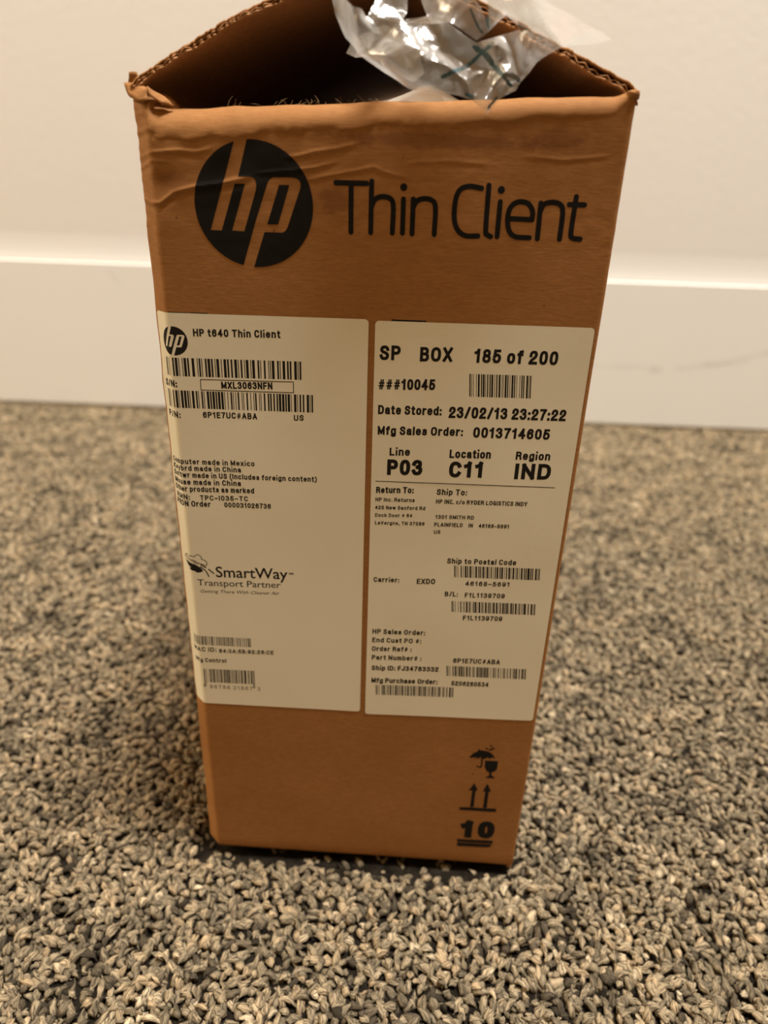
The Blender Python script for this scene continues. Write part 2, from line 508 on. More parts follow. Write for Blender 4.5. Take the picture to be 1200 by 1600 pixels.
def crease_h(s, v):
    h = 0.0
    for pts, amp, wd in CREASES:
        if not (pts[0][0] - 4 < s < pts[-1][0] + 4): continue
        for i in range(len(pts) - 1):
            (x0, y0), (x1, y1) = pts[i], pts[i + 1]
            if x0 <= s <= x1 or (i == 0 and s < x0) or (i == len(pts) - 2 and s > x1):
                yy = y0 + (y1 - y0) * (s - x0) / (x1 - x0)
                d = v - yy
                if abs(d) > 6: break
                fade = min(1.0, max(0.0, min(s - pts[0][0] + 1.5, pts[-1][0] + 1.5 - s) / 3.0))
                wd *= 0.62
                h += 0.58 * amp * fade * (math.exp(-(d / wd) ** 2) - 0.6 * math.exp(-((d + 2.0 * wd) / (1.6 * wd)) ** 2))
                break
    return h
def disp(s, v):
    d = crease_h(s, v) if v > 198 else 0.0
    k = max(0.0, min(1.0, (v - 196) / 14.0)) * max(0.0, min(1.0, (50 - s) / 40))
    d += k * 0.26 * noise.noise(Vector((s * 0.16, v * 0.20, 3.1)))
    d += -0.42 * math.exp(-((s - 2.6) / 2.6) ** 2 - ((v - 208.6) / 2.2) ** 2)
    d += 0.10 * noise.noise(Vector((s * 0.05, v * 0.04, 9.7))) + (0.05 * noise.noise(Vector((s * 0.35, v * 0.35, 1.7))) if v > 186 or v < 60 else 0.0)
    g = rim_top(s) - rim_r(s) - 0.6 + 0.9 * noise.noise(Vector((s * 0.16, 4.4, 0))) + 0.5 * noise.noise(Vector((s * 0.6, 1.4, 0)))
    if 0 < s < W - 1: d += 0.20 * max(0.0, min(1.0, (v - g) / 0.5)) * min(1.0, s / 3, (W - 1 - s) / 12)      # edge of the torn top ply
    e = max(0.0, 1.0 - abs(s + 5.2) / 2.0)           # frayed left fold
    d += e * 0.35 * noise.noise(Vector((2.0, v * 0.12, 4.0))) + e * 0.2 * noise.noise(Vector((5.0, v * 0.6, 4.0)))
    return d
def rim_r(s):
    u = max(-5.0, min(W, s))
    base = 5.6 - 2.7 * max(0, u) / W
    edge = min(1.0, max(0.12, min((u + 5.4) / 6.5, (W + 0.4 - u) / 4.5)))
    return base * edge
def rim_top(s):
    u = max(-5.0, min(W, s))
    return 222.2 + 0.050 * u + 3.4 * math.exp(-((u + 4.5) / 5.0) ** 2) + 0.9 * math.exp(-((u - W) / 2.5) ** 2) + 0.35 * noise.noise(Vector((u * 0.11, 0.3, 0.7)))
def S(s, v, off=0.0):
    x, y = prof_pt(s); nx, ny = prof_n(s)
    r = rim_r(s); v0 = rim_top(s) - r
    d = disp(s, min(v, v0 + 1.5)) + off
    # round the foot a touch
    if v < 2.4: d -= 0.24 * (2.4 - v) ** 2
    if v <= v0:
        return L(x + nx * d, y + ny * d, v)
    a = (v - v0) / r                    # rolled inwards over the rim
    inn = r - (r + d) * math.cos(min(a, math.pi))
    z = v0 + (r + d) * math.sin(min(a, math.pi))
    if a > math.pi: z -= (a - math.pi) * r
    return L(x - nx * inn, y - ny * inn, z)

def sheet(name, s_list, v_fn, mat, thick, parent, smooth=True):
    rows = len(v_fn(0.0))
    vs = []; fs = []
    for s in s_list:
        for v in v_fn(s): vs.append(S(s, v))
    for i in range(len(s_list) - 1):
        for j in range(rows - 1):
            a = i * rows + j
            fs.append((a, a + rows, a + rows + 1, a + 1))
    me = mesh_of(name, vs, fs, smooth)
    o = link(name, me, mat, parent)
    if thick:
        md = o.modifiers.new('thickness', 'SOLIDIFY'); md.thickness = thick * MM; md.offset = -1.0
    return o

s_list = list(np.arange(-7.2, 4.0, 0.35)) + list(np.arange(4.0, 60.0, 0.5)) + list(np.arange(60.0, W - 2.0, 1.0)) + list(np.arange(W - 2.0, W + 2.6, 0.3))
def v_rows(s):
    r = rim_r(s); v0 = rim_top(s) - r
    rows = [0.0, 0.4, 0.8, 1.2, 1.8] + list(np.linspace(2.4, 196.0, 66))
    rows += list(np.linspace(196.0, v0, 110))[1:]
    rows += [v0 + r * a for a in np.linspace(0, math.pi, 15)[1:]]
    rows += [v0 + r * math.pi + 0.3 * k for k in (1, 4)]
    return rows
front = sheet('front_panel', s_list, v_rows, M_FRONT, 1.3, box)

# plain walls behind the front, each a corrugated board with eased edges
def board_panel(name, x0, x1, y0, y1, z0, z1, parent=box):
    bm = bmesh.new()
    a, b = L(x0, y0, z0), L(x1, y1, z1)
    box_bm(bm, a.x, b.x, a.y, b.y, a.z, b.z)
    long = [e for e in bm.edges]
    bmesh.ops.bevel(bm, geom=long, offset=0.5 * MM, segments=2, affect='EDGES', profile=0.5)
    return link(name, bm_mesh(name, bm), M_KRAFT, parent)
board_panel('side_panel', -4.0, -1.2, 5.2, D, 0.3, 225.2)
board_panel('side_panel', W - 2.6, W + 0.2, 2.0, D, 0.3, 227.2)
board_panel('back_panel', -1.2, W - 2.6, D - 2.8, D, 0.3, 225.5)
board_panel('bottom_panel', -1.2, W - 2.6, 1.5, D - 2.8, 0.3, 3.1)

# ------------------------------------------------------------------ top flaps leaning together
def path_pts(ctrl, step):
    out = []
    for i in range(len(ctrl) - 1):
        a, b = np.array(ctrl[i]), np.array(ctrl[i + 1])
        n = max(2, int(np.linalg.norm(b - a) / step))
        for k in range(n): out.append(a + (b - a) * k / n)
    out.append(np.array(ctrl[-1]))
    out = np.array(out)
    for _ in range(6):
        sm = out.copy(); sm[1:-1] = (out[:-2] + 2 * out[1:-1] + out[2:]) / 4; out = sm
    return out
def flap(ctrl, y0, y1, sign, seed, thick, flute, recess=9.0):
    """outer liner, fluting and inner liner of one leaning flap; sign gives the inner side"""
    P = path_pts(ctrl, 0.28)
    K = np.linspace(0, 1, len(P)); back = recess * K          # the cut edge runs back towards the ridge
    P = np.array([53.0, 209.0]) + (P - np.array([53.0, 209.0])) * (1 + back / 175.0)[:, None]
    T = np.gradient(P, axis=0); T /= np.linalg.norm(T, axis=1)[:, None]
    Nn = np.stack([T[:, 1], -T[:, 0]], 1) * sign
    arc = np.concatenate([[0], np.cumsum(np.linalg.norm(np.diff(P, axis=0), axis=1))])
    def layer(name, offs, thick, mat, rag, parent):
        vs, fs = [], []
        ysteps = [0.0, 1.0, 2.5, 6, 20, 60, 120, y1 - y0]
        for i in range(len(P)):
            jag = rag * (noise.noise(Vector((arc[i] * 0.45, seed, 0.2))) + 0.6 * noise.noise(Vector((arc[i] * 1.7, seed, 3.2))))
            o = offs(arc[i])
            for yy in ysteps:
                w = max(0.0, 1 - yy / 6.0)
                wob = 0.25 * w * noise.noise(Vector((arc[i] * 0.5, yy * 0.2, seed + offs(0.37))))
                p = P[i] + Nn[i] * (o + wob)
                vs.append(L(p[0], min(y1, y0 + back[i] + yy + jag * w), p[1]))
        m_ = len(ysteps)
        for i in range(len(P) - 1):
            for j in range(m_ - 1):
                a = i * m_ + j
                fs.append((a, a + m_, a + m_ + 1, a + 1))
        ob = link(name, mesh_of(name, vs, fs, True), mat, parent)
        md = ob.modifiers.new('thickness', 'SOLIDIFY'); md.thickness = thick * MM; md.offset = 0
        return ob
    f = layer('top_flap', lambda a: 0.0, 0.42, M_KRAFT, 0.9, box)
    th = lambda a: thick * (0.8 + 0.35 * noise.noise(Vector((a * 0.12, seed, 2.0))))
    layer('fluting', lambda a: th(a) * (0.5 + flute * math.sin(a * 2 * math.pi / 2.3 + 2.0 * noise.noise(Vector((a * 0.3, seed, 6.0))))), 0.2, M_LINER, 1.3, f)
    layer('inner_liner', th, 0.36, M_LINER, 1.1, f)
    return f
flap([(-4.0, 224.6), (-3.4, 226.2), (-1.0, 228.0), (5.0, 231.4), (16.5, 237.5), (28, 242.4), (40, 246.2), (50.3, 249.2)], 1.6, D, 1, 1.3, 1.3, 0.14)
flap([(W + 0.3, 226.6), (W + 0.2, 228.2), (W - 2.5, 229.6), (88, 233.8), (80, 237.2), (70, 241.4), (60, 245.2), (50.8, 248.6)], 1.0, D, -1, 7.7, 1.7, 0.15)
# rear flap closing the back of the gable
bm = bmesh.new()
pr = [(-1.0, 225.7), (W - 2.6, 225.7), (W - 6, 229), (52, 244.5), (49, 244.5), (6, 228)]
r0 = [bm.verts.new(L(x, D - 2.8, z)) for x, z in pr]; r1 = [bm.verts.new(L(x, D - 0.4, z)) for x, z in pr]
bm.faces.new(r0); bm.faces.new(r1[::-1])
for i in range(6): bm.faces.new((r0[i], r1[i], r1[(i + 1) % 6], r0[(i + 1) % 6]))
bmesh.ops.recalc_face_normals(bm, faces=bm.faces)
link('rear_flap', bm_mesh('rear_flap', bm), M_KRAFT, box)

# torn corner tabs of paper at both ends of the rim
def tab(pts, thick, parent):
    bm = bmesh.new()
    vs = [bm.verts.new(L(*p)) for p in pts]
    bm.faces.new(vs)
    bmesh.ops.triangulate(bm, faces=bm.faces)
    bmesh.ops.subdivide_edges(bm, edges=bm.edges, cuts=3, use_grid_fill=True)
    for v in bm.verts: v.co += 0.0006 * Vector(noise.noise_vector(v.co * 420))
    o = link('torn_tab', bm_mesh('torn_tab', bm, True), M_KRAFT, parent)
    md = o.modifiers.new('thickness', 'SOLIDIFY'); md.thickness = thick * MM; md.offset = 0
    return o
tab([(-5.0, 2.6, 226.6), (-3.9, 1.6, 224.4), (-2.0, 0.6, 223.2), (0.6, 0.9, 223.4), (0.4, 2.2, 225.6), (-1.8, 2.6, 226.4)], 0.5, front)
tab([(-4.8, 3.4, 225.2), (-3.6, 2.6, 228.4), (-2.2, 2.8, 228.9), (-1.6, 3.0, 226.4)], 0.5, front)
tab([(1.0, 1.0, 224.6), (0.2, 2.0, 226.0), (3.0, 3.0, 224.6), (5.2, 2.6, 222.8), (3.0, 1.0, 223.0)], 0.4, front)
tab([(W + 0.8, 0.8, 225.4), (W + 0.7, 1.6, 228.4), (W - 1.8, 1.4, 227.8), (W - 2.0, 0.7, 226.2)], 0.5, front)

# stray paper fibres standing on the torn rim
bm = bmesh.new()
for k in range(30):
    s = random.choice([random.uniform(14, 50), random.uniform(26, 50)])
    r = rim_r(s); v = rim_top(s) - r + r * random.uniform(1.2, 1.7)
    p = S(s, v)
    dirv = Vector((random.uniform(-1, 1), random.uniform(-0.3, 0.5), random.uniform(0.5, 1.4))).normalized()
    curl = Vector((random.uniform(-1, 1), random.uniform(-1, 1), random.uniform(-0.8, 0.3))) * 0.7
    ln = random.uniform(0.6, 1.9) * MM
    prev = None
    for i in range(7):
        t = i / 6
        c = p + dirv * ln * t + curl * ln * t * t
        rr = 0.03 * MM * (1 - 0.6 * t)
        ring = [bm.verts.new(c + Vector((math.cos(a) * rr, math.sin(a) * rr * 0.6, math.sin(a) * rr))) for a in (0, 2.1, 4.2)]
        if prev:
            for q in range(3): bm.faces.new((prev[q], prev[(q + 1) % 3], ring[(q + 1) % 3], ring[q]))
        prev = ring
fz = link('paper_fuzz', bm_mesh('paper_fuzz', bm), M_FUZZ, front)
tag(fz, kind='stuff')

# ------------------------------------------------------------------ labels
def u2s(u): return u * 1.8 if u < 0 else u
def label_sheet(name, s0, s1, vt, vb, tilt, ragged=False):
    """paper rectangle with rounded corners lying on the face; tilt = rise per millimetre"""
    bm = bmesh.new()
    cr = 0.9
    pts = []
    for cx, cy, a0 in ((s1 - cr, vt - cr, 0), (s0 + cr, vt - cr, 90), (s0 + cr, vb + cr, 180), (s1 - cr, vb + cr, 270)):
        for k in range(5):
            a = R(a0 + 22.5 * k); pts.append((cx + cr * math.cos(a), cy + cr * math.sin(a)))
    bm.faces.new([bm.verts.new((x, y, 0)) for x, y in pts])
    cuts = sorted(set([round(x, 3) for x in np.arange(-6, 2.5, 0.4)] + list(np.arange(4, 101, 3.0))))
    dice(bm, cuts, np.arange(66, 181, 3.0))
    for v in bm.verts:
        s, vv = v.co.x, v.co.y
        vv += tilt(s, vv)
        v.co = S(s, vv, 0.10)
    o = link(name, bm_mesh(name, bm), M_PAPER, box)
    return o
def dice(bm, xs, ys):
    for x in xs:
        bmesh.ops.bisect_plane(bm, geom=bm.verts[:] + bm.edges[:] + bm.faces[:], plane_co=(x, 0, 0), plane_no=(1, 0, 0))
    for y in ys:
        bmesh.ops.bisect_plane(bm, geom=bm.verts[:] + bm.edges[:] + bm.faces[:], plane_co=(0, y, 0), plane_no=(0, 1, 0))
prod = label_sheet('product_label', -4.5, 47.9, 180.55, 63.9, lambda s, v: (s - 24) * (0.009 + 0.0000))
tag(prod, label='white paper label wrapped over the left edge')
ship = label_sheet('shipping_label', 49.45, 100.05, 180.75, 64.0, lambda s, v: (s - 75) * (0.009 + 0.017 * (180 - v) / 117))
tag(ship, label='white paper label with one bold rule across it')

def place_2d(name, me2d, parent, off, mat, fine=None):
    """flat millimetre mesh (x = along the face, y = height) laid on the face"""
    bm = bmesh.new(); bm.from_mesh(me2d)
    xs = [v.co.x for v in bm.verts]
    if min(xs) < 2.0: dice(bm, np.arange(-6, 2.2, 0.4), [])
    if fine:
        ys = [v.co.y for v in bm.verts]
        dice(bm, np.arange(min(xs), max(xs), fine), np.arange(min(ys), max(ys), fine))
    for v in bm.verts: v.co = S(v.co.x, v.co.y, off + (0.012 if v.co.x < -1 and off > 0.1 else 0.0))
    bpy.data.meshes.remove(me2d)
    bmesh.ops.recalc_face_normals(bm, faces=bm.faces)
    return link(name, bm_mesh(name, bm), mat, parent)

def glyph_mesh(text, bold, shear=0.0, space=1.0):
    cu = bpy.data.curves.new('glyphs', 'FONT')
    cu.body = text; cu.size = 1.0; cu.resolution_u = 3; cu.offset = bold; cu.shear = shear
    cu.space_character = space
    o = bpy.data.objects.new('glyphs', cu); COL.objects.link(o)
    dg = bpy.context.evaluated_depsgraph_get()
    me = bpy.data.meshes.new_from_object(o.evaluated_get(dg))
    bpy.data.objects.remove(o); bpy.data.curves.remove(cu)
    return me
_cap = glyph_mesh('H', 0.0); CAP = max(v.co.y for v in _cap.vertices); bpy.data.meshes.remove(_cap)

def print_line(parent, text, u0, u1, v, cap, dv, off=0.107, bold=0.022, shear=0.0, mat=None, fine=None, name='printed_text'):
    me = glyph_mesh(text, bold, shear)
    xs = [q.co.x for q in me.vertices]; a, b = min(xs), max(xs)
    s0, s1 = u2s(u0), u2s(u1)
    for q in me.vertices:
        k = (q.co.x - a) / (b - a)
        x = s0 + (s1 - s0) * k
        y = v + dv * (k - 0.5) + q.co.y / CAP * cap
        q.co = (x, y, 0)
    return place_2d(name, me, parent, off, mat or M_PRINT, fine)

# drawn lettering: centre lines of a plain narrow grotesque, cap height 1
def SE(cx, cy, rx, ry, a0, a1, n=10, p=2.5):
    out = []
    for k in range(n + 1):
        a = R(a0 + (a1 - a0) * k / n); c, s = math.cos(a), math.sin(a)
        out.append((cx + rx * math.copysign(abs(c) ** (2 / p), c), cy + ry * math.copysign(abs(s) ** (2 / p), s)))
    return out
XH = 0.72
def bowl(w=0.44): return SE(w / 2, XH / 2, w / 2, XH / 2, 0, 360, 16)
def arch(w): return [(0, 0)] , [(0, XH * 0.62)] + SE(w / 2, XH - 0.22, w / 2, 0.22, 165, 0, 8) + [(w, 0)]
GL = {
 'A': (.58, [[(0, 0), (.29, 1), (.58, 0)], [(.11, .30), (.47, .30)]]),
 'B': (.50, [[(0, 0), (0, 1)], [(0, 1), (.28, 1)] + SE(.26, .765, .20, .235, 80, -80, 8) + [(0, .53)], [(.26, .53)] + SE(.27, .265, .23, .265, 85, -85, 8) + [(0, 0)]]),
 'C': (.52, [SE(.27, .5, .27, .5, 32, 328, 18)]),
 'D': (.54, [[(0, 0), (0, 1)], [(0, 1), (.22, 1)] + SE(.22, .5, .32, .5, 85, -85, 12) + [(.22, 0), (0, 0)]]),
 'E': (.44, [[(.44, 1), (0, 1), (0, 0), (.44, 0)], [(0, .53), (.40, .53)]]),
 'F': (.42, [[(.42, 1), (0, 1), (0, 0)], [(0, .50), (.37, .50)]]),
 'G': (.55, [SE(.27, .5, .27, .5, 35, 320, 18) + [(.54, .14)], [(.30, .47), (.54, .47), (.54, 0)]]),
 'H': (.54, [[(0, 0), (0, 1)], [(.54, 0), (.54, 1)], [(0, .53), (.54, .53)]]),
 'I': (0.0, [[(0, 0), (0, 1)]]),
 'J': (.40, [[(.40, 1), (.40, .25)] + SE(.20, .24, .20, .24, 0, -180, 8)]),
 'K': (.54, [[(0, 0), (0, 1)], [(.52, 1), (0, .40)], [(.17, .58), (.54, 0)]]),
 'L': (.42, [[(0, 1), (0, 0), (.42, 0)]]),
 'M': (.68, [[(0, 0), (0, 1), (.34, .12), (.68, 1), (.68, 0)]]),
 'N': (.54, [[(0, 0), (0, 1), (.54, 0), (.54, 1)]]),
 'O': (.58, [SE(.29, .5, .29, .5, 0, 360, 22)]),
 'P': (.49, [[(0, 0), (0, 1)], [(0, 1), (.26, 1)] + SE(.24, .735, .25, .265, 85, -85, 9) + [(0, .47)]]),
 'R': (.53, [[(0, 0), (0, 1)], [(0, 1), (.26, 1)] + SE(.25, .755, .25, .245, 85, -85, 9) + [(0, .51)], [(.27, .51), (.42, .46), (.48, .32), (.53, 0)]]),
 'S': (.50, [[(.49, .79), (.45, .90), (.37, .98), (.25, 1), (.10, .96), (.03, .84), (.03, .70), (.12, .59), (.26, .53), (.40, .45), (.49, .34), (.48, .16), (.40, .04), (.25, 0), (.09, .03), (.03, .12), (-.01, .24)]]),
 'T': (.52, [[(0, 1), (.52, 1)], [(.26, 1), (.26, 0)]]),
 'U': (.54, [[(0, 1), (0, .3)] + SE(.27, .28, .27, .28, 180, 360, 10) + [(.54, 1)]]),
 'V': (.56, [[(0, 1), (.28, 0), (.56, 1)]]),
 'W': (.84, [[(0, 1), (.20, 0), (.42, .95), (.64, 0), (.84, 1)]]),
 'X': (.54, [[(0, 0), (.54, 1)], [(0, 1), (.54, 0)]]),
 'Y': (.56, [[(0, 1), (.28, .43), (.56, 1)], [(.28, .43), (.28, 0)]]),
 'Z': (.50, [[(0, 1), (.50, 1), (0, 0), (.50, 0)]]),
 'a': (.43, [[(.02, .52), (.05, .64), (.13, .71), (.22, .72), (.33, .70), (.39, .60), (.39, .08), (.43, 0)], [(.39, .44), (.20, .39), (.06, .33), (0, .20), (.04, .05), (.15, 0), (.28, .03), (.39, .16)]]),
 'b': (.44, [[(0, 0), (0, 1)], SE(.22, XH / 2, .22, XH / 2, 180, -180, 16)]),
 'c': (.42, [SE(.22, XH / 2, .22, XH / 2, 38, 322, 14)]),
 'd': (.44, [[(.44, 0), (.44, 1)], SE(.22, XH / 2, .22, XH / 2, 0, 360, 16)]),
 'e': (.44, [[(0, .37), (.44, .37)] + SE(.22, XH / 2, .22, XH / 2, 4, 315, 16)]),
 'f': (.26, [[(.10, 0), (.10, .82), (.14, .96), (.27, 1)], [(0, XH), (.26, XH)]]),
 'g': (.44, [SE(.22, XH / 2, .22, XH / 2, 0, 360, 16), [(.44, XH), (.44, -.10)] + SE(.22, -.09, .22, .19, 0, -160, 8)]),
 'h': (.43, [[(0, 0), (0, 1)], [(0, .44)] + SE(.215, .48, .215, .24, 165, 0, 8) + [(.43, 0)]]),
 'i': (0.0, [[(0, 0), (0, XH - .09)], [(0, 1.07), (0, 1.08)]]),
 'k': (.42, [[(0, 0), (0, 1)], [(.40, XH), (0, .27)], [(.14, .42), (.42, 0)]]),
 'l': (0.0, [[(0, 0), (0, 1)]]),
 'm': (.68, [[(0, 0), (0, XH)], [(0, .46)] + SE(.17, .50, .17, .22, 165, 0, 7) + [(.34, 0)], [(.34, .46)] + SE(.51, .50, .17, .22, 165, 0, 7) + [(.68, 0)]]),
 'n': (.43, [[(0, 0), (0, XH)], [(0, .44)] + SE(.215, .48, .215, .24, 165, 0, 8) + [(.43, 0)]]),
 'o': (.45, [SE(.225, XH / 2, .225, XH / 2, 0, 360, 18)]),
 'p': (.44, [[(0, -.26), (0, XH)], SE(.22, XH / 2, .22, XH / 2, 180, -180, 16)]),
 'q': (.44, [[(.44, -.26), (.44, XH)], SE(.22, XH / 2, .22, XH / 2, 0, 360, 16)]),
 'r': (.27, [[(0, 0), (0, XH)], [(0, .42), (.06, .60), (.15, .70), (.28, .71)]]),
 's': (.39, [[(.37, .52), (.34, .65), (.20, .72), (.06, .66), (.04, .52), (.12, .42), (.25, .36), (.37, .28), (.38, .12), (.28, .01), (.17, 0), (.05, .04), (0, .19)]]),
 't': (.26, [[(.11, .95), (.11, .12), (.16, 0), (.27, .0)], [(0, XH), (.26, XH)]]),
 'u': (.43, [[(0, XH), (0, .22)] + SE(.215, .22, .215, .22, 180, 345, 8), [(.43, 0), (.43, XH)]]),
 'v': (.44, [[(0, XH), (.22, 0), (.44, XH)]]),
 'w': (.66, [[(0, XH), (.17, 0), (.33, .66), (.49, 0), (.66, XH)]]),
 'x': (.42, [[(0, 0), (.42, XH)], [(0, XH), (.42, 0)]]),
 'y': (.44, [[(0, XH), (.23, .02)], [(.44, XH), (.20, -.14), (.13, -.24), (.0, -.25)]]),
 'z': (.38, [[(0, XH), (.38, XH), (0, 0), (.38, 0)]]),
 '0': (.47, [SE(.235, .5, .235, .5, 0, 360, 20)]),
 '1': (.30, [[(0, .78), (.13, .83), (.22, 1), (.22, 0)]]),
 '2': (.47, [[(.01, .66), (.03, .84), (.12, .97), (.25, 1), (.38, .96), (.46, .82), (.45, .66), (.37, .51), (.20, .35), (.06, .19), (0, 0), (.47, 0)]]),
 '3': (.47, [[(.0, .80), (.05, .92), (.15, .99), (.26, 1), (.39, .94), (.43, .80), (.41, .66), (.34, .57), (.27, .54)], [(.27, .54), (.37, .51), (.46, .40), (.47, .22), (.39, .06), (.25, 0), (.11, .02), (.03, .10), (-.01, .20)]]),
 '4': (.50, [[(.36, 0), (.36, 1), (0, .29), (.50, .29)]]),
 '5': (.47, [[(.43, 1), (.08, 1), (.04, .49), (.13, .60), (.26, .64), (.40, .57), (.47, .42), (.47, .23), (.39, .06), (.24, 0), (.09, .03), (.0, .22)]]),
 '6': (.47, [[(.45, .80), (.38, .95), (.26, 1), (.11, .93), (.02, .73), (0, .45), (.02, .18), (.11, .03), (.24, 0), (.38, .05), (.46, .20), (.46, .42), (.38, .57), (.25, .61), (.12, .56), (.02, .42)]]),
 '7': (.46, [[(0, 1), (.46, 1), (.26, .52), (.15, 0)]]),
 '8': (.47, [SE(.235, .765, .20, .235, 0, 360, 16), SE(.235, .265, .235, .265, 0, 360, 16)]),
 '9': (.47, [[(.02, .20), (.09, .05), (.21, 0), (.36, .07), (.45, .27), (.47, .55), (.45, .82), (.36, .97), (.23, 1), (.09, .95), (.01, .80), (.01, .58), (.09, .43), (.22, .39), (.35, .44), (.45, .58)]]),
 '#': (.54, [[(.10, 0), (.24, 1)], [(.32, 0), (.46, 1)], [(.03, .66), (.54, .66)], [(0, .34), (.51, .34)]]),
 ':': (0.0, [[(0, 0), (0, .04)], [(0, .58), (0, .62)]]),
 '.': (0.0, [[(0, 0), (0, .03)]]),
 ',': (.06, [[(.06, .04), (.06, -.04), (0, -.16)]]),
 '-': (.40, [[(0, .40), (.40, .40)]]),
 '/': (.34, [[(0, -.02), (.34, 1.02)]]),
 '(': (.18, [[(.18, 1.06), (.05, .80), (0, .42), (.05, .04), (.18, -.22)]]),
 ')': (.18, [[(0, 1.06), (.13, .80), (.18, .42), (.13, .04), (0, -.22)]]),
}
def ribbon(bm, pts, wd):
    """flat pen stroke of even width; doubles back at sharp corners as separate strokes"""
    P = [Vector(p) for p in pts]
    for i in range(1, len(P) - 1):
        d1, d2 = P[i] - P[i - 1], P[i + 1] - P[i]
        if d1.length > 1e-4 and d2.length > 1e-4 and d1.normalized().dot(d2.normalized()) < -0.25:
            ribbon(bm, pts[:i + 1], wd); ribbon(bm, pts[i:], wd); return
    P = [P[0]] + [P[i] for i in range(1, len(P)) if (P[i] - P[i - 1]).length > 1e-4]
    closed = len(P) > 3 and (P[0] - P[-1]).length < 1e-3
    if closed: P = P[:-1]
    elif len(P) > 1:
        P[0] = P[0] + (P[0] - P[1]).normalized() * wd / 2
        P[-1] = P[-1] + (P[-1] - P[-2]).normalized() * wd / 2
    n = len(P); row = []
    for i in range(n):
        a = P[i - 1] if (i > 0 or closed) else None
        b = P[(i + 1) % n] if (i < n - 1 or closed) else None
        d1 = (P[i] - a).normalized() if a is not None else (b - P[i]).normalized()
        d2 = (b - P[i]).normalized() if b is not None else d1
        n1, n2 = Vector((-d1.y, d1.x)), Vector((-d2.y, d2.x))
        mn = n1 + n2
        mn = n1 if mn.length < 1e-6 else mn.normalized()
        k = min(2.0, 1.0 / max(0.3, mn.dot(n1))) * wd / 2
        q, r = P[i] + mn * k, P[i] - mn * k
        row.append((bm.verts.new((q.x, q.y, 0)), bm.verts.new((r.x, r.y, 0))))
    for i in range(n if closed else n - 1):
        a, b = row[i], row[(i + 1) % n]
        bm.faces.new((a[0], a[1], b[1], b[0]))
def drawn_line(parent, text, u0, u1, v, cap, dv, wt=0.165, off=0.118, mat=None, gap=0.40, sp=0.34, name='printed_text', fine=None):
    wd = wt * cap
    x = 0.0; lay = []
    for ch in text:
        if ch == ' ': x += sp; continue
        g = GL[ch]
        lay.append((x, g)); x += g[0] + gap
    x -= gap
    s0, s1 = u2s(u0) + wd / 2, u2s(u1) - wd / 2
    kx = (s1 - s0) / x
    bm = bmesh.new()
    for gx, g in lay:
        for ln in g[1]:
            pts = []
            for px, py in ln:
                xx = s0 + (gx + px) * kx
                pts.append((xx, v + wd / 2 + py * (cap - wd) + dv * ((xx - s0) / max(0.1, s1 - s0) - 0.5)))
            ribbon(bm, pts, wd * (0.62 if g is GL['#'] else 1.0))
    return place_2d(name, bm_mesh(name, bm), parent, off, mat or M_PRINT, fine)

C128 = ("212222 222122 222221 121223 121322 131222 122213 122312 132212 221213 221312 231212 112232 122132 122231 113222 123122 123221 223211 221132 221231 213212 223112 312131 311222 321122 321221 312212 322112 322211 212123 212321 232121 111323 131123 131321 112313 132113 132311 211313 231113 231311 112133 112331 132131 113123 113321 133121 313121 211331 231131 213113 213311 213131 311123 311321 331121 312113 312311 332111 314111 221411 431111 111224 111422 121124 121421 141122 141221 112214 112412 122114 122411 142112 142211 241211 221114 413111 241112 134111 111242 121142 121241 114212 124112 124211 411212 421112 421211 212141 214121 412121 111143 111341 131141 114113 114311 411113 411311 113141 114131 311141 411131 211412 211214 211232 2331112").split()
def bars(parent, text, u0, u1, vt, vb, dv, lean=0.0, tall=None):
    codes = [104] + [ord(c) - 32 for c in text]
    codes.append((104 + sum(i * c for i, c in enumerate(codes) if i)) % 103); codes.append(106)
    w = ''.join(C128[c] for c in codes)
    tot = sum(map(int, w)); bm = bmesh.new(); x = 0
    s0, s1 = u2s(u0), u2s(u1)
    for i, ch in enumerate(w):
        n_ = int(ch)
        if i % 2 == 0:
            a, b = s0 + (s1 - s0) * (x + 0.04) / tot, s0 + (s1 - s0) * (x + n_ - 0.04) / tot
            ka = x / tot - 0.5
            lo = vb - (1.6 if tall and (x < 5 or x > tot - 6) else 0)
            bm.faces.new([bm.verts.new(p) for p in ((a + lean, lo + dv * ka, 0), (b + lean, lo + dv * ka, 0), (b, vt + dv * ka, 0), (a, vt + dv * ka, 0))])
        x += n_
    dice(bm, [], np.arange(vb, vt, 1.5))
    return place_2d('barcode', bm_mesh('barcode', bm), parent, 0.107, M_PRINT)

def poly_mesh(loops, holes=()):
    bm = bmesh.new()
    for lp in loops:
        pts = [Vector((x, y, 0)) for x, y in lp]
        vs = [bm.verts.new(p) for p in pts]
        for t in geometry.tessellate_polygon([pts]): 
            try: bm.faces.new([vs[i] for i in t])
            except ValueError: pass
    bmesh.ops.remove_doubles(bm, verts=bm.verts, dist=1e-5)
    return bm_mesh('poly', bm)
def stroke_loops(lines, wd):
    """round ended pen strokes as convex pieces"""
    loops = []
    for ln in lines:
        for i in range(len(ln) - 1):
            a, b = Vector(ln[i]), Vector(ln[i + 1]); t = (b - a)
            ang = math.atan2(t.y, t.x); lp = []
            for k in range(9): q = ang - math.pi / 2 + math.pi * k / 8; lp.append((b.x + wd / 2 * math.cos(q), b.y + wd / 2 * math.sin(q)))
            for k in range(9): q = ang + math.pi / 2 + math.pi * k / 8; lp.append((a.x + wd / 2 * math.cos(q), a.y + wd / 2 * math.sin(q)))
            loops.append(lp)
    return loops
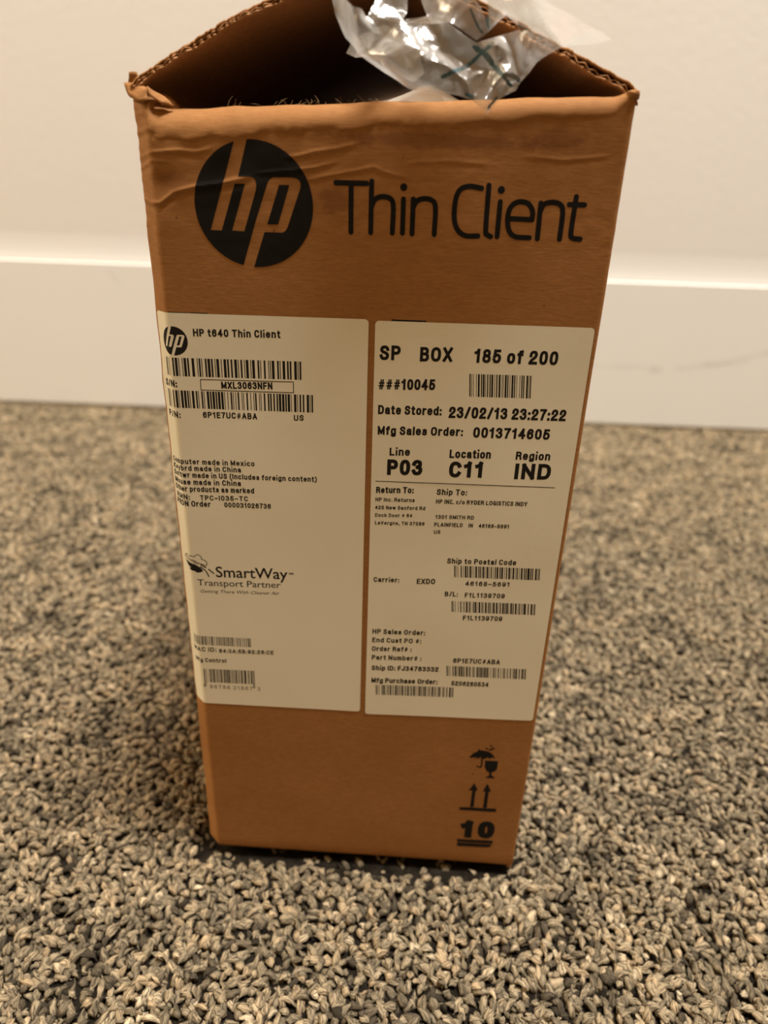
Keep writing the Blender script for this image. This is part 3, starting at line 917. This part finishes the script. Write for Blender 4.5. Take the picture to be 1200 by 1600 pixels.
def smooth_line(pts, n=5):
    """Catmull-Rom through the points"""
    if len(pts) < 3: return pts
    P = [Vector(p) for p in pts]; P = [2 * P[0] - P[1]] + P + [2 * P[-1] - P[-2]]
    out = []
    for i in range(1, len(P) - 2):
        for k in range(n):
            t = k / n; a, b, c, d = P[i - 1], P[i], P[i + 1], P[i + 2]
            q = 0.5 * ((2 * b) + (c - a) * t + (2 * a - 5 * b + 4 * c - d) * t * t + (3 * b - a - 3 * c + d) * t ** 3)
            out.append((q.x, q.y))
    out.append(tuple(P[-2])); return out

# round emblem: two slanted letters left open in a black disc
def emblem_loops(cx, cy, rx, ry):
    T = lambda p: (cx + (p[0] - 22.05) / 13.1 * rx, cy + (p[1] - 204.15) / 12.85 * ry)
    def arc(p, q):                      # clockwise along the rim from p to q
        a0 = math.atan2((p[1] - 204.15) / 12.85, (p[0] - 22.05) / 13.1); a1 = math.atan2((q[1] - 204.15) / 12.85, (q[0] - 22.05) / 13.1)
        if a1 > a0: a1 -= 2 * math.pi
        n_ = max(3, int((a0 - a1) / 0.08))
        return [(22.05 + 13.1 * math.cos(a0 + (a1 - a0) * k / n_), 204.15 + 12.85 * math.sin(a0 + (a1 - a0) * k / n_)) for k in range(n_ + 1)]
    body = arc((21.14, 216.97), (21.56, 191.46))
    body += [(24.21, 198.77), (28.23, 198.8), (28.9, 199.15), (29.4, 199.9), (32.45, 208.0), (32.5, 208.7), (32.3, 209.3), (31.72, 209.75), (30.61, 209.93), (26.5, 209.85), (25.7, 209.4), (25.3, 208.8), (22.32, 200.99)]
    body += arc((19.15, 191.74), (18.38, 216.5))
    body += [(12.11, 198.8), (14.61, 198.78), (18.07, 208.35), (20.32, 208.38), (16.93, 198.86), (19.69, 198.78), (22.7, 207.3), (22.85, 208.4), (22.65, 209.2), (22.1, 209.7), (21.3, 209.85), (18.9, 209.78)]
    counter = [(27.78, 208.42), (30.02, 208.42), (27.33, 200.46), (24.89, 200.37)]
    return [[T(p) for p in body], [T(p) for p in counter]]
place_2d('brand_emblem', poly_mesh(emblem_loops(22.05, 204.15, 13.1, 12.85)), front, 0.06, M_INK, fine=0.4)

THIN = [[(40.17, 209.24), (46.8, 209.29)], [(43.46, 209.19), (43.52, 199.47)],
        [(47.88, 209.74), (47.9, 199.52)], [(47.9, 204.6), (48.61, 206.16), (50.04, 206.79), (51.9, 206.53), (52.7, 205.0), (52.68, 199.58)],
        [(54.85, 206.47), (54.92, 199.65)],
        [(56.98, 206.54), (57.04, 199.57)], [(56.98, 204.8), (57.7, 206.14), (59.28, 206.72), (61.03, 206.41), (61.86, 205.0), (61.92, 199.63)],
        [(71.47, 209.16), (68.83, 209.43), (66.89, 208.7), (66.08, 206.58), (66.09, 203.0), (66.99, 200.73), (68.78, 199.6), (71.52, 199.64)],
        [(72.98, 209.77), (73.1, 201.2), (73.5, 199.99), (74.33, 199.63)],
        [(75.71, 206.64), (75.72, 199.68)],
        [(77.8, 203.38), (82.9, 203.34), (82.81, 205.03), (81.67, 206.47), (79.63, 206.77), (78.04, 205.66), (77.64, 203.53), (78.13, 201.13), (79.56, 199.82), (82.77, 199.66)],
        [(84.4, 206.66), (84.53, 199.56)], [(84.42, 204.9), (85.09, 206.43), (86.74, 206.9), (88.49, 206.54), (89.3, 205.0), (89.34, 199.62)],
        [(91.75, 208.16), (91.62, 201.4), (92.05, 199.99), (93.78, 199.78)], [(90.47, 206.61), (93.71, 206.61)]]
SHARP = {0, 1, 2, 4, 5, 9, 11, 14}
lines = [ln if i in SHARP else (([ln[0], ln[1]] + smooth_line(ln[1:])[1:]) if i == 10 else smooth_line(ln)) for i, ln in enumerate(THIN)]
loops = stroke_loops(lines, 1.10)
for cx, cy in ((54.8, 208.83), (75.69, 208.98)):
    loops.append([(cx + 0.78 * math.cos(k * 0.4189), cy + 0.78 * math.sin(k * 0.4189)) for k in range(15)])
place_2d('product_name', poly_mesh(loops), front, 0.035, M_INK, fine=0.8)

# handling marks low on the right
mk = [[(82.34, 48.37), (83.26, 50.07), (84.81, 51.21), (84.95, 52.2), (85.36, 51.75), (86.75, 51.6), (88.44, 51.17), (89.71, 49.97), (90.4, 48.6), (89.31, 48.96), (88.88, 48.35), (87.99, 48.94), (87.07, 48.2), (86.01, 48.86), (85.07, 48.25), (84.04, 48.69), (83.08, 48.25)],
      [(87.39, 47.56), (91.43, 47.69), (91.44, 44.34), (90.55, 43.14), (89.75, 42.84), (90.04, 41.51), (90.94, 40.91), (90.89, 40.4), (88.31, 40.36), (88.37, 40.8), (89.21, 41.44), (89.08, 42.78), (88.19, 43.38), (87.48, 44.89)]]
mk += stroke_loops([smooth_line([(86.35, 48.8), (86.41, 45.25), (85.9, 44.62), (85.02, 45.13)])], 0.5)
for cx, cy in ((87.42, 52.48), (88.68, 53.71), (88.36, 52.04), (89.43, 52.78), (89.0, 52.4)):
    mk.append([(cx + 0.42 * math.cos(k * 0.7854), cy + 0.36 * math.sin(k * 0.7854)) for k in range(8)])
place_2d('keep_dry_fragile_mark', poly_mesh(mk), front, 0.03, M_INK, fine=1.5)
mk = [[(84.89, 37.85), (86.36, 34.65), (85.6, 34.67), (85.56, 27.3), (84.38, 27.3), (84.48, 34.58), (83.31, 34.5)],
      [(89.02, 38.0), (90.55, 34.56), (89.78, 34.58), (89.78, 27.3), (88.55, 27.3), (88.66, 34.55), (87.78, 34.41)],
      [(81.03, 26.93), (92.81, 27.3), (92.97, 25.78), (81.13, 25.64)]]
place_2d('this_way_up_mark', poly_mesh(mk), front, 0.03, M_INK, fine=1.5)
drawn_line(front, '10', 82.12, 93.33, 13.16, 8.01, 0.34, wt=0.30, off=0.03, mat=M_INK, fine=1.5, gap=0.55, name='number_mark')
place_2d('number_underline', poly_mesh([[(81.37, 12.16), (93.24, 12.46), (93.21, 11.03), (81.47, 10.8)], [(81.5, 10.49), (93.24, 10.73), (92.48, 9.33), (91.44, 9.07), (81.62, 8.87)]]), front, 0.03, M_INK, fine=1.5)

place_2d('dark_edge_strip', poly_mesh([[(0.6, 180.2), (10.2, 180.3), (10.2, 180.62), (6.0, 180.60), (5.8, 180.5), (0.6, 180.55)]]), front, 0.02, M_INK)  # thin dark strip along the top edge of the left label
place_2d('dark_edge_strip', poly_mesh([[(53.2, 180.5), (61.3, 180.5), (61.3, 180.98), (53.2, 180.93)]]), front, 0.02, M_INK)  # thin dark strip along the top edge of the right label

TEXTS = [
('SP',50.71,55.64,171.45,3.50,0.13),
('BOX',60.25,67.91,171.58,3.44,0.20),
('185 of 200',73.04,92.64,171.88,3.29,0.22),
('###10045',50.54,64.29,164.42,2.67,0.50),
('Date Stored:',50.71,66.28,158.25,2.30,0.36),
('23/02/13 23:27:22',68.06,96.46,158.19,2.89,0.55),
('Mfg Sales Order:',50.77,71.90,153.07,2.26,0.61),
('0013714605',74.42,93.20,153.31,2.75,0.34),
('Line',53.92,59.05,147.45,2.11,0.16),
('Location',69.00,79.33,147.63,2.26,0.33),
('Region',85.54,94.06,147.98,2.20,0.24),
('P03',53.45,62.43,142.20,4.26,0.27),
('C11',69.18,77.89,142.37,4.35,0.31),
('IND',85.73,94.76,142.76,4.27,0.28),
('Return To:',50.81,60.51,137.06,1.78,0.43),
('Ship To:',66.49,74.25,137.29,1.66,0.27),
('HP Inc. Returns',50.72,60.90,134.62,1.13,0.29),
('425 New Sanford Rd',50.67,63.79,132.41,1.08,0.41),
('Dock Door # 64',50.73,60.50,130.19,1.03,0.34),
('LaVergne, TN 37086',50.74,63.84,127.94,1.05,0.36),
('HP INC. c/o RYDER LOGISTICS INDY',66.44,89.95,134.97,1.23,0.55),
('1301 SMITH RD',66.57,76.62,130.46,1.14,0.30),
('PLAINFIELD  IN  46168-5691',66.40,86.00,128.30,1.16,0.52),
('US',66.43,68.15,125.90,1.11,0.04),
('Ship to Postal Code',70.59,89.06,117.38,1.64,0.61),
('46168-5691',76.03,88.05,110.67,1.44,0.41),
('Carrier:',50.86,57.93,110.20,1.57,0.20),
('EXDO',62.72,67.75,110.30,1.69,0.26),
('B/L:',70.66,74.25,106.80,1.53,0.11),
('F1L1139709',76.17,87.11,106.90,1.52,0.34),
('F1L1139709',76.23,87.19,99.42,1.58,0.36),
('HP Sales Order:',50.97,66.03,93.07,1.69,0.45),
('End Cust PO #:',50.98,65.06,90.13,1.65,0.45),
('Order Ref# :',50.94,62.43,87.05,1.67,0.41),
('Part Number# :',51.02,65.45,84.00,1.69,0.49),
('6P1E7UC#ABA',74.62,88.11,84.50,1.68,0.43),
('Ship ID: FJ34763332',51.06,70.62,80.34,1.72,0.74),
('Mfg Purchase Order:',51.11,70.63,75.74,1.82,0.68),
('5206260534',74.71,85.61,76.19,1.67,0.32),
('HP t640 Thin Client',6.15,27.06,175.30,1.79,0.44),
('S/N:',-1.81,1.10,162.44,1.74,0.07),
('MXL3063NFN',12.07,24.71,162.80,1.77,0.38),
('P/N:',-1.77,1.23,154.60,1.67,0.00),
('6P1E7UC#ABA',6.92,20.59,155.06,1.59,0.21),
('US',29.79,32.26,155.33,1.51,0.09),
('Computer made in Mexico',-2.08,19.34,142.36,1.44,0.40),
('Keybrd made in China',-2.01,15.74,140.48,1.45,0.37),
('Softwr made in US (Includes foreign content)',-2.05,35.41,138.73,1.47,0.64),
('Mouse made in China',-1.99,15.52,136.58,1.53,0.47),
('Other products as marked',-2.03,18.87,134.64,1.55,0.56),
('RMN:',-1.84,1.66,132.08,1.57,0.09),
('TPC-I035-TC',4.34,17.12,132.36,1.45,0.39),
('PRDN Order',-2.03,7.03,130.21,1.64,0.18),
('000031026736',10.69,23.13,130.59,1.46,0.26),
('SmartWay',6.88,27.02,109.06,3.28,0.54),
('SM',27.33,28.63,110.89,0.60,0.01),
('Transport Partner',1.46,24.96,106.02,2.00,0.65),
('Getting There With Cleaner Air',2.11,24.56,103.75,1.01,0.67),
('MAC ID:',-1.31,5.20,83.10,1.56,0.12),
('84:3A:5B:92:26:CE',5.98,22.16,83.20,1.39,0.45),
('Mfg Control',-1.21,7.90,79.28,1.48,0.28),
('10',82.12,93.33,13.16,8.01,0.34),

]
for t, u0, u1, v, cap, dv in TEXTS:
    if t == '10': continue
    par = ship if u0 > 50 else prod
    if t in ('SmartWay', 'Transport Partner', 'SM') or t.startswith('Getting'):
        print_line(par, t, u0, u1, v, cap, dv, bold={'SmartWay': 0.012, 'SM': 0.03}.get(t, 0.006), shear=0.25 if t.startswith('Getting') else 0.0)
        continue
    wt = 0.23 if cap > 4 else 0.21 if cap > 1.7 else 0.20
    drawn_line(par, t, u0, u1, v, cap, dv, wt=wt, sp=0.7 if "  " in t else 0.36)
drawn_line(prod, '1  96786 31867  3', 0.2, 17.6, 69.6, 1.35, 0.2, wt=0.11)

bars(ship, '185200', 72.24, 86.95, 169.15, 163.6, 0.2, 0.45)
bars(ship, '46168-5691', 72.54, 95.6, 116.8, 113.2, 0.45, 0.3)
bars(ship, 'F1L1139709', 72.67, 95.75, 105.55, 102.0, 0.45, 0.3)
bars(ship, '6P1E7UCABA', 72.82, 95.8, 83.35, 79.7, 0.5, 0.3)
bars(ship, '5206260534', 52.42, 75.45, 75.0, 71.3, 0.6, 0.15)
bars(prod, 'SMXL3063NFN', -1.1, 31.9, 169.95, 165.45, 0.46)
bars(prod, '6P1E7UC#ABA US', -1.4, 34.65, 161.87, 157.4, 0.4)
bars(prod, '843A5B9226CE', -1.1, 15.55, 88.6, 85.5, 0.2)
bars(prod, '1967863', 0.8, 16.1, 76.9, 71.9, 0.3, -0.1, True)

place_2d('ruled_line', poly_mesh(stroke_loops([[(50.61, 140.16), (96.28, 140.81)]], 0.22)), ship, 0.107, M_PRINT)
rc = [(7.01, 164.66), (29.89, 165.09), (29.89, 162.42), (6.97, 162.04), (7.01, 164.66)]
place_2d('text_frame', poly_mesh(stroke_loops([rc], 0.2)), prod, 0.107, M_PRINT)
def emblem_small():
    me = poly_mesh(emblem_loops(1.2, 173.75, 3.5, 3.45))
    return place_2d('brand_emblem', me, prod, 0.107, M_PRINT)
emblem_small()
# transport emblem: cloud outline, dark leafy crown and a road running out of it
def wob(pts): return [(u2s(x), y) for x, y in pts]
cloud = wob([(-1.24, 113.9), (-1.3, 114.6), (-0.9, 115.1), (-0.46, 115.19), (-0.18, 114.75), (0.2, 115.1), (0.9, 114.95), (1.3, 114.9), (1.68, 115.36), (2.3, 115.55), (2.9, 115.3), (3.26, 114.72), (3.2, 114.2), (3.7, 114.1), (4.25, 113.75), (4.61, 113.14), (4.45, 112.35)])
lp = stroke_loops([smooth_line(cloud, 3)], 0.22)
lp += stroke_loops([smooth_line(wob([(-1.22, 113.96), (1.18, 113.3), (4.37, 112.2)]), 4), smooth_line(wob([(-1.2, 114.6), (0.2, 113.95), (1.6, 113.5)]), 4)], 0.2)
lp += stroke_loops([[(2.91, 112.48), (4.16, 111.62)], [(5.0, 111.1), (6.3, 109.9)]], 0.4) + stroke_loops([[(1.0, 113.0), (2.28, 112.6)]], 0.2)
lp += stroke_loops([smooth_line([(2.7, 111.8), (3.8, 110.9), (4.5, 109.8), (4.85, 108.8)], 4)], 0.34)
lp.append(wob([(-1.25, 113.3), (-0.17, 112.92), (1.43, 112.38), (2.67, 111.53), (3.43, 110.64), (2.89, 110.1), (1.71, 109.8), (0.94, 110.4), (0.12, 110.4), (-0.5, 111.03), (0.0, 111.37), (-0.6, 111.7), (-0.95, 112.24)]))
place_2d('transport_emblem', poly_mesh(lp), prod, 0.107, M_PRINT)
# ------------------------------------------------------------------ white packing foam standing inside the box
bm = bmesh.new()
ol = [(34, 4), (82, 4), (82, 120), (80, 205), (78, 221.0), (68.0, 225.5), (62.6, 228.0), (59.3, 229.3), (57.4, 229.0), (55.0, 227.8), (51.0, 226.3), (46, 224.0), (38, 221), (36, 200), (34, 120)]
f0 = [bm.verts.new(L(x, (10.6 if z > 221 else 13), z)) for x, z in ol]
f1 = [bm.verts.new(L(x, 27, z - 1.0)) for x, z in ol]
bm.faces.new(f0); bm.faces.new(f1[::-1])
for i in range(len(ol)): bm.faces.new((f0[i], f1[i], f1[(i + 1) % len(ol)], f0[(i + 1) % len(ol)]))
bmesh.ops.recalc_face_normals(bm, faces=bm.faces)
bmesh.ops.bevel(bm, geom=bm.edges[:], offset=1.2 * MM, segments=3, affect='EDGES', profile=0.5)
me = bm_mesh('packing_foam', bm, True)
foam = link('packing_foam', me, M_FOAM)
foam.matrix_world = Matrix.Translation(box.location) @ Matrix.Rotation(BOX_YAW, 4, 'Z')
tag(foam, 'white packing foam peeking over the front rim inside the open box', 'packaging')

# ------------------------------------------------------------------ crumpled clear plastic bag
FRONT = [(38.7,-2.0,245.1),(40.3,-3.0,238.9),(42.1,-1.0,235.2),(44.8,-2.0,232.5),(49.9,-1.0,229.7),(55.3,-3.0,226.9),(58.1,-2.0,226.6),(61.7,-3.0,226.1),(65.3,-4.0,225.6),(67.8,-5.0,224.8),(70.7,-6.0,222.3),(72.5,-4.0,224.7),(74.6,-2.0,226.2),(76.3,-4.0,226.9),(77.0,-3.0,228.4),(78.7,-2.0,230.1),(79.9,-3.0,231.7),(81.9,-3.0,233.1),(84.6,-2.0,234.5),(79.3,-7.0,235.7),(75.7,-4.0,236.7),(72.5,-2.0,236.1),(68.0,-3.0,234.8),(62.9,-5.0,237.3),(58.1,-2.0,238.9),(52.9,-4.0,237.7),(46.5,-3.0,238.5),(45.8,-6.0,239.1),(44.2,-7.0,239.3),
 (45.3,-8.0,236.1),(50.2,-8.0,231.7),(55.3,-8.0,228.4),(59.1,-6.0,227.4),(56.1,-3.0,236.0),(58.1,-7.5,231.2),(61.2,-3.0,233.2),(62.6,-6.0,230.7),(65.4,-1.0,231.9),(66.5,-6.5,228.1),(69.1,-2.0,227.0),(70.0,-8.0,224.7),(70.9,-8.0,234.3),(72.0,-4.0,231.7),(73.7,-7.0,229.6),(71.2,-1.0,230.5),(71.4,-5.0,227.3),(75.1,-2.0,233.1),(77.1,-6.0,233.1),(74.3,-2.0,228.5),(50.5,-3.0,235.6),(54.1,-7.0,233.3)]
BACK = [(43.3,3.0,235.8),(41.9,3.0,233.2),(43.7,5.0,232.8),(46.8,2.0,232.7),(48.3,4.0,232.2),(49.3,2.0,231.0),(51.2,4.0,230.6),(55.8,2.0,228.4),(58.0,2.5,230),(56.0,4.0,236.3),(49.6,1.0,237.8)]
UP = [(46.5,-2.0,238.6),(48.2,1.0,242.4),(50.0,0.0,245.8),(54.1,4.0,247.3),(54.0,1.0,240.0),(52.9,-3.0,237.9),(58.1,-1.0,239.1),(56.3,-2.0,242.5),(60.4,2.0,246.5),(64.0,-2.0,246.1),(67.4,-3.0,241.6),(70.3,-2.0,237.2),(68.0,-2.0,235.0),(62.9,-4.0,237.4)]
DRAPE = [(68.0,-3.0,234.8),(70.1,-5.0,236.7),(69.2,-6.0,241.0),(66.4,-2.0,246.2),(72.2,-4.0,247.3),(76.7,-7.0,246.0),(76.4,-9.0,242.0),(81.1,-10.0,239.4),(86.1,-9.0,237.7),(91.3,-8.0,236.2),(93.2,-5.0,235.7),(89.7,-2.0,235.1),(85.0,-1.0,234.7),(79.9,-6.0,235.9),(75.3,-7.0,237.0),(73.1,-3.0,239.2),(73.6,-8.0,240.2),(80.2,-5.0,238.0),(86.4,-6.0,235.9)]
def film(name, pts, n_out, cuts, amp, parent, seed):
    """facetted sheet through the points, the first n_out of them its outline, then crumpled"""
    flat = [Vector((x, z)) for x, y, z in pts]
    edges = [(i, (i + 1) % n_out) for i in range(n_out)]
    res = geometry.delaunay_2d_cdt(flat, edges, [], 1, 1e-4)
    co2, _, fcs = res[0], res[1], res[2]
    src = res[3]
    bm = bmesh.new()
    vs = []
    for i, c in enumerate(co2):
        y = pts[src[i][0]][1] if src[i] else 0.0
        vs.append(bm.verts.new(L(c.x, y, c.y)))
    for f in fcs:
        try: bm.faces.new([vs[i] for i in f])
        except ValueError: pass
    for k in range(cuts + 1):
        bmesh.ops.subdivide_edges(bm, edges=bm.edges[:], cuts=1, use_grid_fill=True, smooth=0.0)
        bmesh.ops.triangulate(bm, faces=bm.faces[:])
        inner = [v for v in bm.verts if not v.is_boundary]
        if k < 3: bmesh.ops.smooth_vert(bm, verts=inner, factor=0.45, use_axis_x=True, use_axis_y=True, use_axis_z=True)
        a = amp * MM * (0.62 ** k)
        for v in bm.verts:
            q = v.co * (95 * (1.8 ** k)) + Vector((seed, k * 3.7, seed * 0.3))
            r = noise.noise_vector(q)
            ridge = 0.5 - abs(noise.noise(q * 0.8 + Vector((9, 2, 5)))) * 2.0      # sharp creases in the film
            v.co += Vector((r.x * 0.3, r.y * 0.5 - ridge * 0.9, r.z * 0.3)) * a
    o = link(name, bm_mesh(name, bm, True), M_FILM, parent)
    return o
bag = film('plastic_bag', FRONT, 29, 3, 0.9, None, 1.0)
bag.matrix_world = Matrix.Translation(box.location) @ Matrix.Rotation(BOX_YAW, 4, 'Z')
tag(bag, 'crumpled clear plastic bag sticking out of the top of the cardboard box', 'plastic bag')
film('inner_fold', BACK, 11, 2, 0.7, bag, 5.0)
film('upper_fold', UP, 14, 3, 0.8, bag, 9.0)
film('side_fold', DRAPE, 16, 3, 0.7, bag, 14.0)

# thin teal lines printed on the bag, laid on whichever fold lies in front
bvhs = []
for o in [bag] + list(bag.children):
    bvhs.append(BVHTree.FromPolygons([v.co for v in o.data.vertices], [list(p.vertices) for p in o.data.polygons]))
def on_bag(x, z):
    best = None
    for b in bvhs:
        h = b.ray_cast(L(x, -60, z), Vector((0, 1, 0)))
        if h[0] is not None and (best is None or h[0].y < best.y): best = h[0]
    return best
MARKS = [([(61.4,228.5),(63.5,229.4),(66.6,231.1),(68.9,232.9),(70.8,234.2)], 0.9), ([(67.2,234.1),(69.5,232.9),(71.6,230.9),(73.4,229.1),(75.3,229.2),(77.6,228.1)], 0.95),
         ([(72.9,229.2),(74.7,228.2),(75.5,227.6)], 0.7), ([(69.1,241.2),(69.5,238.8),(70.3,236.4),(71.0,235.2)], 0.5), ([(66.2,240.1),(67.9,237.5),(69.8,235.6)], 0.45),
         ([(72.9,225.7),(71.7,224.4),(70.9,223.4)], 0.55), ([(66.3,225.9),(68.0,225.4)], 0.6)]
for ln, wd in MARKS:
    P = smooth_line(ln, 10); bm = bmesh.new(); prev = None
    for i in range(len(P)):
        a = Vector(P[max(0, i - 1)]); b = Vector(P[min(len(P) - 1, i + 1)]); t = (b - a).normalized(); nn = Vector((-t.y, t.x)) * wd / 2
        nn *= 0.75 + 0.5 * noise.noise(Vector((i * 0.6, wd * 9, 0)))
        c1, c2 = on_bag(P[i][0] + nn.x, P[i][1] + nn.y), on_bag(P[i][0] - nn.x, P[i][1] - nn.y)
        if c1 is None or c2 is None: prev = None; continue
        cur = (bm.verts.new(c1 - Vector((0, 0.12 * MM, 0))), bm.verts.new(c2 - Vector((0, 0.12 * MM, 0))))
        if prev: bm.faces.new((prev[0], prev[1], cur[1], cur[0]))
        prev = cur
    link('printed_mark', bm_mesh('printed_mark', bm), M_BAGINK, bag)
